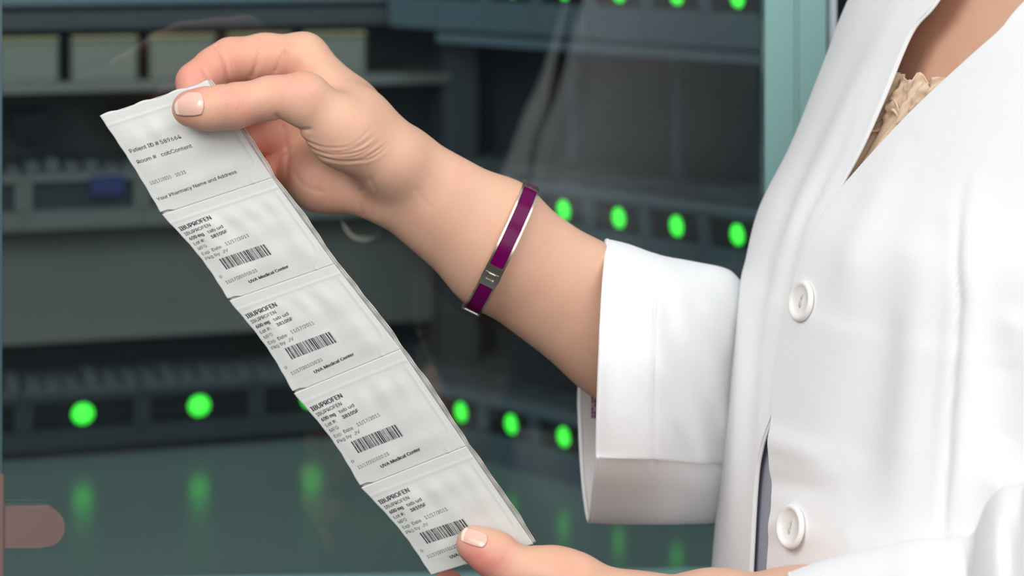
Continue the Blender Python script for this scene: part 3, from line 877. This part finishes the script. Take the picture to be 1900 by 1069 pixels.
b2 = button(1477, 978, 41); b2['label'] = 'lower white coat button'

# far sleeve: loose folded cuff around the raised forearm
def ring(pts, n=72): return catmull(np.array([list(P(*q)) for q in pts]), n, True)
st = [
 [(1127, 447, 1.055), (1121, 530, 1.012), (1115, 640, 0.995), (1111, 750, 0.995), (1109, 835, 1.000), (1109, 853, 1.002), (1103, 905, 1.02), (1094, 968, 1.055), (1083, 900, 1.085), (1077, 800, 1.10), (1076, 715, 1.105), (1090, 600, 1.105), (1112, 495, 1.09)],
 [(1165, 456, 1.057), (1160, 535, 1.012), (1154, 640, 0.995), (1150, 750, 0.993), (1148, 838, 0.998), (1148, 854, 1.001), (1144, 905, 1.02), (1138, 970, 1.06), (1130, 900, 1.09), (1125, 800, 1.11), (1125, 715, 1.115), (1135, 600, 1.115), (1155, 500, 1.10)],
 [(1226, 477, 1.06), (1222, 545, 1.022), (1219, 650, 1.002), (1216, 760, 1.002), (1214, 840, 1.006), (1214, 857, 1.010), (1214, 910, 1.03), (1214, 971, 1.065), (1214, 900, 1.10), (1214, 800, 1.125), (1216, 715, 1.13), (1220, 600, 1.13), (1225, 515, 1.11)],
 [(1295, 490, 1.075), (1292, 560, 1.045), (1285, 650, 1.030), (1278, 760, 1.025), (1275, 845, 1.030), (1275, 862, 1.034), (1275, 912, 1.05), (1275, 970, 1.08), (1275, 900, 1.115), (1275, 800, 1.14), (1280, 715, 1.145), (1285, 600, 1.14), (1292, 530, 1.12)],
 [(1350, 503, 1.085), (1352, 560, 1.070), (1340, 650, 1.062), (1332, 760, 1.060), (1330, 850, 1.060), (1330, 866, 1.064), (1330, 915, 1.07), (1332, 968, 1.09), (1335, 900, 1.12), (1340, 800, 1.145), (1345, 715, 1.15), (1350, 600, 1.15), (1352, 540, 1.13)],
 [(1400, 535, 1.10), (1408, 580, 1.09), (1405, 660, 1.085), (1400, 760, 1.08), (1395, 850, 1.08), (1395, 868, 1.082), (1395, 915, 1.09), (1398, 960, 1.10), (1405, 900, 1.13), (1410, 800, 1.155), (1410, 715, 1.16), (1408, 620, 1.16), (1404, 560, 1.14)],
 [(1500, 480, 1.12), (1530, 560, 1.10), (1540, 650, 1.10), (1530, 760, 1.10), (1510, 850, 1.10), (1500, 868, 1.10), (1500, 900, 1.11), (1500, 920, 1.12), (1500, 860, 1.15), (1490, 780, 1.17), (1480, 700, 1.175), (1475, 600, 1.175), (1480, 520, 1.16)],
]
S_ = catmull(np.array([ring(q).reshape(-1) for q in st]), 80).reshape(80, 72, 3)
# soft diagonal drag folds and fine undulation
X = S_[..., 0]; Y = S_[..., 1]; Z = S_[..., 2]; ppx, ppy = proj(X, Y, Z)
front = (np.arange(72) < 29)[None, :]
for ln, wd, amp in [([(1232, 600), (1270, 720), (1330, 850)], 22, 0.0035), ([(1260, 560), (1310, 690), (1345, 790)], 20, -0.0035),
                    ([(1240, 500), (1290, 540), (1345, 640)], 18, -0.0025), ([(1235, 680), (1262, 780), (1300, 850)], 16, -0.002),
                    ([(1219, 450), (1214, 600), (1212, 860), (1214, 970)], 4.5, 0.0009), ([(1130, 560), (1200, 600)], 26, 0.001), ([(1240, 490), (1262, 496)], 12, 0.0018)]:
    S_[..., 1] += amp*np.exp(-(polydist(ppx, ppy, ln)/wd)**2)*front
v, f = grid(S_, True)
sl = mesh('far_sleeve', v, f, M['coat'], coat, True); solidify(sl, 0.0018, 0)
bvS = BVHTree.FromPolygons([Vector(q) for q in v], f)
v, f = tube([Vector(q) for q in S_[0]]+[Vector(S_[0][0])], 0.0012, 8, False); mesh('cuff_hem', v, f, M['coat'], coat, True)
stitches(bvS, [(1222, 486), (1217, 600), (1212, 720), (1211, 845)], off=0.0014)
# tiny woven tag inside the cuff
mb = MB()
for i in range(6):
    for j in range(3):
        a = P(1097+j*5, 735+i*7, 1.075); mb.obox(a, (0.0012, 0, 0), (0, 0.0003, 0), (0, 0, -0.0017))
tg = mb.build('woven_tag', M['tag'], coat); tg['label'] = 'small multicoloured woven tag inside the cuff'
for k, rgb in enumerate([(190, 120, 60), (60, 60, 150), (140, 50, 60)]):
    tg.data.materials.append(mat('woven_tag_thread', rgb, 0.8))
for k, p in enumerate(tg.data.polygons): p.material_index = (k//6*7+3) % 4

# near sleeve: comes in at the lower right, with a bunched fold at the elbow
def sleeve_ring(px, top, Y, rp, ry, n=48, lean=0.0):
    cy = top+rp; out = []
    for j in range(n):
        a = 2*math.pi*j/n
        out.append(list(P(px+lean*math.cos(a)*rp, cy-rp*math.cos(a), Y-ry*math.sin(a))))
    return np.array(out)
defs = [(1482, 1066, 0.925, 165, 0.040, -0.1), (1520, 1052, 0.920, 170, 0.041, -0.1), (1570, 1035, 0.912, 175, 0.042, -0.05), (1640, 1016, 0.90, 180, 0.043, 0), (1700, 1004, 0.89, 185, 0.044, 0), (1755, 1002, 0.882, 188, 0.044, 0.05),
        (1788, 993, 0.878, 190, 0.045, 0.1), (1806, 945, 0.872, 215, 0.048, 0.1), (1835, 910, 0.866, 235, 0.05, 0.1), (1875, 899, 0.86, 245, 0.052, 0.1), ]
def turned_ring(cx, cy, Y, rp, ry, deg):
    dl = math.radians(deg); return np.array([list(P(cx-rp*math.cos(a)*math.sin(dl), cy-rp*math.cos(a)*math.cos(dl), Y-ry*math.sin(a))) for a in np.arange(48)*2*math.pi/48])
upper = [(1935, 1148, 0.852, 250, 0.054, 6), (2020, 1150, 0.846, 262, 0.056, 20), (2120, 1130, 0.846, 268, 0.057, 45), (2200, 1040, 0.850, 268, 0.057, 66),
         (2255, 900, 0.856, 262, 0.056, 80), (2295, 700, 0.864, 258, 0.056, 88), (2325, 500, 0.875, 250, 0.055, 90), (2340, 340, 0.895, 225, 0.050, 92)]
R_ = np.array([sleeve_ring(*d[:5], lean=d[5]) for d in defs]+[turned_ring(*d) for d in upper]); defs += upper
T_ = catmull(R_.reshape(len(defs), -1), 150).reshape(150, 48, 3)
ppx, ppy = proj(T_[..., 0], T_[..., 1], T_[..., 2])
for ln, wd, amp in [([(1775, 1005), (1800, 1040), (1815, 1100)], 12, 0.005), ([(1830, 960), (1850, 1010), (1850, 1069)], 16, -0.002), ([(1870, 990), (1885, 1060)], 14, 0.003), ([(1600, 1050), (1700, 1040)], 20, -0.0015)]:
    T_[..., 1] += amp*np.exp(-(polydist(ppx, ppy, ln)/wd)**2)
v, f = grid(T_, True)
f = [q[::-1] for q in f]
ns = mesh('near_sleeve', v, f, M['coat'], coat, True); solidify(ns, 0.0018, 0)
v, f = tube([Vector(q) for q in T_[0]]+[Vector(T_[0][0])], 0.0012, 8, False); mesh('cuff_hem', v, f, M['coat'], coat, True)

# blouse, gathered beige cloth with a frilled neckline
zb = [zpy(q) for q in np.arange(640, 118, -3)]; nb = 320
Vb2 = np.zeros((len(zb), nb, 3))
ph0 = np.radians(np.linspace(-75, 60, nb))
for i, z in enumerate(zb):
    q = pyz(z)
    top = np.clip((215-q)/60, 0, 1)
    rip = 0.0011*np.sin(ph0*95+0.9*np.sin(q*0.02)+1.5*np.sin(ph0*13))+0.0008*np.sin(ph0*173+q*0.03)
    frill = top*0.0026*np.sin(ph0*88+2*np.sin(ph0*31)+q*0.05)+top*0.0011*np.sin(ph0*210+q*0.3)
    X, Y = section(z, ph0, 0)
    off = -0.0095+0.006*np.clip((q-200)/120, 0, 1)+rip*(1-0.4*top)+frill+top*0.002
    nx = FW[0]*np.cos(ph0)/0.115+SD[0]*np.sin(ph0)/0.165; ny = FW[1]*np.cos(ph0)/0.115+SD[1]*np.sin(ph0)/0.165; L = np.hypot(nx, ny)
    zz = z+0.0022*top*np.sin(ph0*52)+0.0016*top*np.sin(ph0*127)+0.0008*top*np.sin(ph0*310)
    Vb2[i] = np.stack([X+nx/L*off, Y+ny/L*off, zz], 1)
v, f = grid(Vb2)
bl = mesh('blouse', v, f, M['blouse'], person, True); solidify(bl, 0.0006, 0)
# frill cord along the top
for k, (r0, am) in enumerate([(0.0008, 1.0), (0.0006, -0.8)]):
    pts = []
    for a in np.radians(np.linspace(-32, 22, 160)):
        q = 190+16*math.sin(a*55+k)+10*math.sin(a*23+2*k)-6*k
        z = zpy(q); X, Y = section(z, a, -0.0075+0.0015*math.sin(a*80+k*2)); pts.append(Vector((X, Y, z)))
    v, f = tube(pts, r0, 6); o = mesh('blouse_frill', v, f, M['blouse'], bl, True)

# grey cloth under the coat, seen in the gap between the fronts
zk = [zpy(q) for q in np.arange(1500, 640, -20)]; Vk = np.zeros((len(zk), 120, 3)); phk = np.linspace(-math.pi, math.pi, 120)
for i, z in enumerate(zk):
    X, Y = section(z, phk, -0.0022); Vk[i] = np.stack([X, Y, np.full(120, z)], 1)
v, f = grid(Vk); mesh('skirt', v, f, M['skirt'], person, True)

# ================================================================== MEDICINE PACKET STRIP
strip = empty('medicine_packet_strip', 'strip of five joined white paper medicine packets held between two hands', 'medicine packet strip')
TL = [(185, 215), (300, 398), (425, 558), (545, 730), (670, 905), (800, 1067)]
TR = [(385, 150), (505, 330), (620, 490), (743, 648), (865, 828), (990, 1010)]
def stripY(py): return 1.0005-0.017*np.clip((py-150)/900, 0, 1)-0.004*np.sin(np.clip((py-150)/900, 0, 1)*math.pi)

def sstep(a, b, x):
    t = np.clip((x-a)/(b-a), 0, 1); return t*t*(3-2*t)
def packet_height(k, u, v):
    """relief towards the viewer in metres"""
    u = np.asarray(u, float); v = np.asarray(v, float)
    m = sstep(-0.05, 0.25, u)*sstep(0.97, 0.80, u)*sstep(0.09, 0.30, v)*sstep(0.99, 0.78, v)
    h = 0.0007*m
    ph = k*1.7
    wr = np.sin(u*34+ph+2.2*np.sin(v*3+ph))*np.exp(-((v-0.22)/0.22)**2)*0.00016
    wr += np.sin(u*19+1.3*ph+1.6*v)*0.00014
    wr += np.sin((u*0.8+v*0.6)*15+ph)*0.00012+0.0001*np.sin(v*23+3*u+ph)
    h += wr*m
    h += 0.0002*np.exp(-((u-0.955+0.12*sstep(0.72, 0.98, v)**2)/0.012)**2)*sstep(0.1, 0.2, v)
    h += 0.00016*np.exp(-((v-0.105)/0.012)**2)
    h += -0.0006*np.exp(-(u/0.08)**2)*np.sin(np.pi*np.clip(v, 0, 1))
    return h
def packet_pt(k, u, v, off=0.0):
    u = np.asarray(u, float); v = np.asarray(v, float)
    l0 = np.array(TL[k]); l1 = np.array(TL[k+1]); r0 = np.array(TR[k]); r1 = np.array(TR[k+1])
    bow = (9 if k else 3)*np.sin(math.pi*np.clip(v, 0, 1))**1.2*(1-u)**4
    rag = 0.4*np.sin(v*37+k)*(1-u)**30
    x = (l0[0]*(1-v)+l1[0]*v)*(1-u)+(r0[0]*(1-v)+r1[0]*v)*u+bow+rag
    y = (l0[1]*(1-v)+l1[1]*v)*(1-u)+(r0[1]*(1-v)+r1[1]*v)*u
    Y = stripY(y)-packet_height(k, u, v)-off
    return np.stack([(x-950)*Y/FPX, Y, CAMZ-(y-HOR)*Y/FPX], -1)

try:      # Blender's own bundled sans-serif; the built-in font serves when it is absent
    import os
    SANS = bpy.data.fonts.load(os.path.join(bpy.utils.resource_path('LOCAL'), 'datafiles', 'fonts', 'Inter.woff2'))
except Exception:
    SANS = None
def text_verts(s, bold=0.0):
    c = bpy.data.curves.new('t', 'FONT'); c.body = s; c.size = 1; c.resolution_u = 3; c.fill_mode = 'FRONT'
    if SANS: c.font = SANS
    o = bpy.data.objects.new('t', c); COL.objects.link(o)
    dg = bpy.context.evaluated_depsgraph_get(); dg.update()
    me = bpy.data.meshes.new_from_object(o.evaluated_get(dg))
    v = np.array([q.co[:2] for q in me.vertices]); f = [tuple(p.vertices) for p in me.polygons]
    bpy.data.objects.remove(o); bpy.data.curves.remove(c); bpy.data.meshes.remove(me)
    return v, f
def put_text(mb, k, s, u0, v0, u1, v1, cap, bold=0.0):
    v, f = text_verts(s)
    x0, x1 = v[:, 0].min(), v[:, 0].max()
    a = (v[:, 0]-x0)/(x1-x0)
    caph = 0.73   # cap height of the built-in font at size 1
    U = u0+(u1-u0)*a; W = v0+(v1-v0)*a-0.98*cap*v[:, 1]/caph
    for q in ([-1, 0, 1] if bold else [-0.5, 0.5]):   # ink spread
        mb.add(packet_pt(k, U+q*(0.0014+0.14*bold), W, 0.00012+0.00001*q), f)

def bars(mb, k, u0, u1, v0, v1, dv, seed):
    rnd = random.Random(seed); x = 0.0
    while x < 1:
        w_ = rnd.choice([0.012, 0.012, 0.022, 0.03]); g_ = rnd.choice([0.010, 0.010, 0.018, 0.024])
        e = min(x+w_, 1)
        if e > x:
            U = []; W = []
            n = 6
            for j in range(n+1):
                for q in (x, e): U.append(u0+(u1-u0)*q); W.append(v0+(v1-v0)*j/n+dv*q)
            mb.add(packet_pt(k, np.array(U), np.array(W), 0.00012), [(2*j, 2*j+1, 2*j+3, 2*j+2) for j in range(n)])
        x = e+g_

for k in range(5):
    nu, nv = 90, 90
    uu, vv = np.meshgrid(np.linspace(0, 1, nu), np.linspace(0, 1, nv))
    if k < 4: vv = vv-(vv > 0.9)*0.022*(1-sstep(0.06, 0.13, uu))*((vv-0.9)/0.1)      # torn notch at the left
    V = packet_pt(k, uu, vv)
    if k == 0: V[0, :, 2] += 0.0006*np.sin(np.linspace(0, 20, nu))
    v, f = grid(V); f = [q[::-1] for q in f]
    pk = mesh('packet', v, f, M['paper'], strip, True); solidify(pk, 0.0002, -1)
    pk['label'] = ['top packet printed with patient number', 'second packet from the top', 'middle packet of the strip', 'fourth packet from the top', 'lowest packet under the thumb'][k]
    d_ = MB(); sft = MB()
    if k == 0:
        put_text(d_, k, 'Patient ID # 589664', .048, .394, .517, .413, .052)
        put_text(d_, k, 'Room #   cobContent', .053, .505, .555, .520, .050)
        put_text(sft, k, '11/17/2010    10:23', .052, .718, .380, .722, .045)
        put_text(d_, k, 'Your Pharmacy Name and Address', .032, .875, .763, .860, .044)
    else:
        put_text(d_, k, 'IBUPROFEN', .030, .205, .334, .195, .060, 0.008)
        put_text(d_, k, 'IBUPROFEN', .034, .262, .288, .255, .046)
        put_text(d_, k, '600 mg', .040, .318, .180, .315, .046, 0.006); put_text(d_, k, 'tab ud', .222, .315, .372, .308, .044)
        put_text(d_, k, 'Lot #:', .040, .375, .150, .372, .045); put_text(d_, k, '38105F', .218, .372, .378, .366, .045, 0.006)
        put_text(sft, k, 'MFG', .040, .432, .130, .430, .046)
        put_text(sft, k, 'Exp  Date', .040, .492, .240, .488, .046); put_text(sft, k, '11/17/2011', .289, .482, .516, .474, .048)
        put_text(sft, k, 'Pkg by  JV', .036, .545, .275, .540, .044)
        put_text(sft, k, '0', .045, .760, .068, .760, .040)
        put_text(sft, k, '11/17/201010:23', .070, .835, .380, .822, .046)
        um = MB(); put_text(um, k, 'UVA Medical Center', .255, .905, .640, .885, .042, 0.006); um.build('printed_name', M['ink'], pk)
    d_.build('printed_text', M['ink'], pk)
    if sft.v: q = sft.build('faded_text', M['ink_soft'], pk); q['label'] = 'faint grey printed text'
    if k:
        bc = MB(); bars(bc, k, .146, .584, .580, .700, .012, 11); bc.build('barcode', M['ink'], pk)
    # perforation ticks at the lower seam
    if k < 4:
        pf = MB()
        for q in np.arange(0.14, 0.99, 0.026):
            pf.add(packet_pt(k, np.array([q, q+.014, q+.014, q]), np.array([.990, .990, .997, .997]), 0.00010), [(0, 1, 2, 3)])
        pf.build('perforation', M['crease'], pk)

# clear backing film behind the packets, wider than the paper on the right
M['foil'] = mat('film_edge', (206, 198, 184), 0.28, metal=0.5)
nu, nv = 40, 300
V = np.zeros((nv, nu, 3))
for i in range(nv):
    s_ = 5*i/(nv-1); k = min(int(s_), 4); v_ = s_-k
    uu = np.linspace(0.01, 1.0, nu)
    base = packet_pt(k, uu, np.full(nu, v_))
    puff = np.sin(math.pi*v_)**0.7
    over = (4+4*puff+1.0*math.sin(s_*9.7)+0.6*math.sin(s_*23))
    ex = sstep(0.80, 1.0, uu)
    sh = P(over, 0, 1.0)-P(0, 0, 1.0)
    base[:, 0] += sh.x*ex*0.95; base[:, 2] += 0.0004*ex
    base[:, 1] = stripY((CAMZ-base[:, 2])*FPX+HOR)+0.0006+0.0035*puff*np.sin(np.pi*np.clip(uu, 0, 1))**0.8+0.0012*ex+0.0002*np.sin(s_*31)*ex
    V[i] = base
v, f = grid(V)
fm = mesh('backing_film', v, f, M['film'], strip, True); solidify(fm, 0.00015, 0)
fm['label'] = 'clear glossy film backing showing along the right edge'
pts = [Vector(V[i, -1]) for i in range(0, nv)]
vv1, ff1 = tube(pts, 0.00032, 6); mesh('film_edge', vv1, ff1, M['foil'], strip, True)
pts = [Vector(V[i, -3])+Vector((-0.0006-0.0003*math.sin(i*0.21), -0.0004, 0)) for i in range(20, nv-12)]
vv1, ff1 = tube(pts, 0.0002, 6); mesh('film_crease', vv1, ff1, M['foil'], strip, True)

# ================================================================== BRACELET
br = empty('bracelet', 'narrow silver bangle with plum enamel inlays worn on the raised forearm', 'bracelet')
C0 = P(929, 459, 1.034); e1 = (P(981, 352, 1.034)-P(878, 563, 1.034)); Ah = e1.length/2+0.0016; e1.normalize()
e2 = Vector((0, -1, 0)); e2 = (e2-e1*e2.dot(e1)).normalized(); e3 = e1.cross(e2)   # e3 runs along the forearm
e2 = (e2+e3*0.0).normalized()
Bh = 0.0285
def bpt(t, rad, w_):
    ex = 0.72  # squarish oval
    c_, s_ = math.cos(t), math.sin(t)
    f_ = (abs(c_)**(2/ex*0.82)+abs(s_)**(2/ex*0.82))**(-ex/1.64)
    return C0+e1*(c_*(Ah+rad)*f_**0.6)+e2*(s_*(Bh+rad)*f_**0.6)+e3*w_
def band(t0, t1, r0, r1, w0, w1, n=60):
    mb = MB(); pr = [(r0, w0), (r1, w0), (r1, w1), (r0, w1)]
    V = []; F = []
    for i in range(n+1):
        t = t0+(t1-t0)*i/n
        for r, w_ in pr: V.append(bpt(t, r, w_))
    for i in range(n):
        for j in range(4): F.append((i*4+j, i*4+(j+1) % 4, (i+1)*4+(j+1) % 4, (i+1)*4+j))
    F.append((3, 2, 1, 0)); F.append(tuple(n*4+j for j in range(4)))
    mb.add(V, F); return mb
HW = 0.0043
base = MB()
TH = math.acos(max(-1, min(1, ((P(913, 494, 1.03)-C0).dot(e1))/Ah)))   # hinge angle
def addm(a, b_): a.add(b_.v, b_.f)
addm(base, band(0, 2*math.pi, 0.0, 0.0010, -HW, HW, 160))
for sgn in (-1, 1):
    addm(base, band(TH-2.6, TH-0.055, 0.0009, 0.0020, sgn*HW-(0.0009 if sgn > 0 else 0), sgn*HW+(0.0009 if sgn < 0 else 0), 100))
    addm(base, band(TH+0.055, TH+2.9, 0.0009, 0.0020, sgn*HW-(0.0009 if sgn > 0 else 0), sgn*HW+(0.0009 if sgn < 0 else 0), 100))
for a in (TH-0.16, TH+0.055, TH+0.9, TH-1.7): addm(base, band(a, a+0.10, 0.0009, 0.0020, -HW, HW, 6))
base.build('bangle_band', M['silver'], br)
for (a0, a1) in [(TH-0.16-1.45, TH-0.16), (TH+0.155, TH+0.9), (TH+1.0, TH+2.8), (TH-2.55, TH-1.7)]:
    band(a0, a1, 0.0010, 0.0017, -HW+0.0010, HW-0.0010, 40).build('enamel_inlay', M['enamel'], br)
hg = MB(); addm(hg, band(TH-0.05, TH+0.05, 0.0008, 0.0023, -HW-0.0002, -HW+0.0024, 6)); addm(hg, band(TH-0.05, TH+0.05, 0.0008, 0.0023, HW-0.0024, HW+0.0002, 6))
addm(hg, band(TH-0.035, TH+0.035, 0.0008, 0.0020, -HW+0.0026, HW-0.0026, 6)); hg.build('clasp', M['silver'], br)
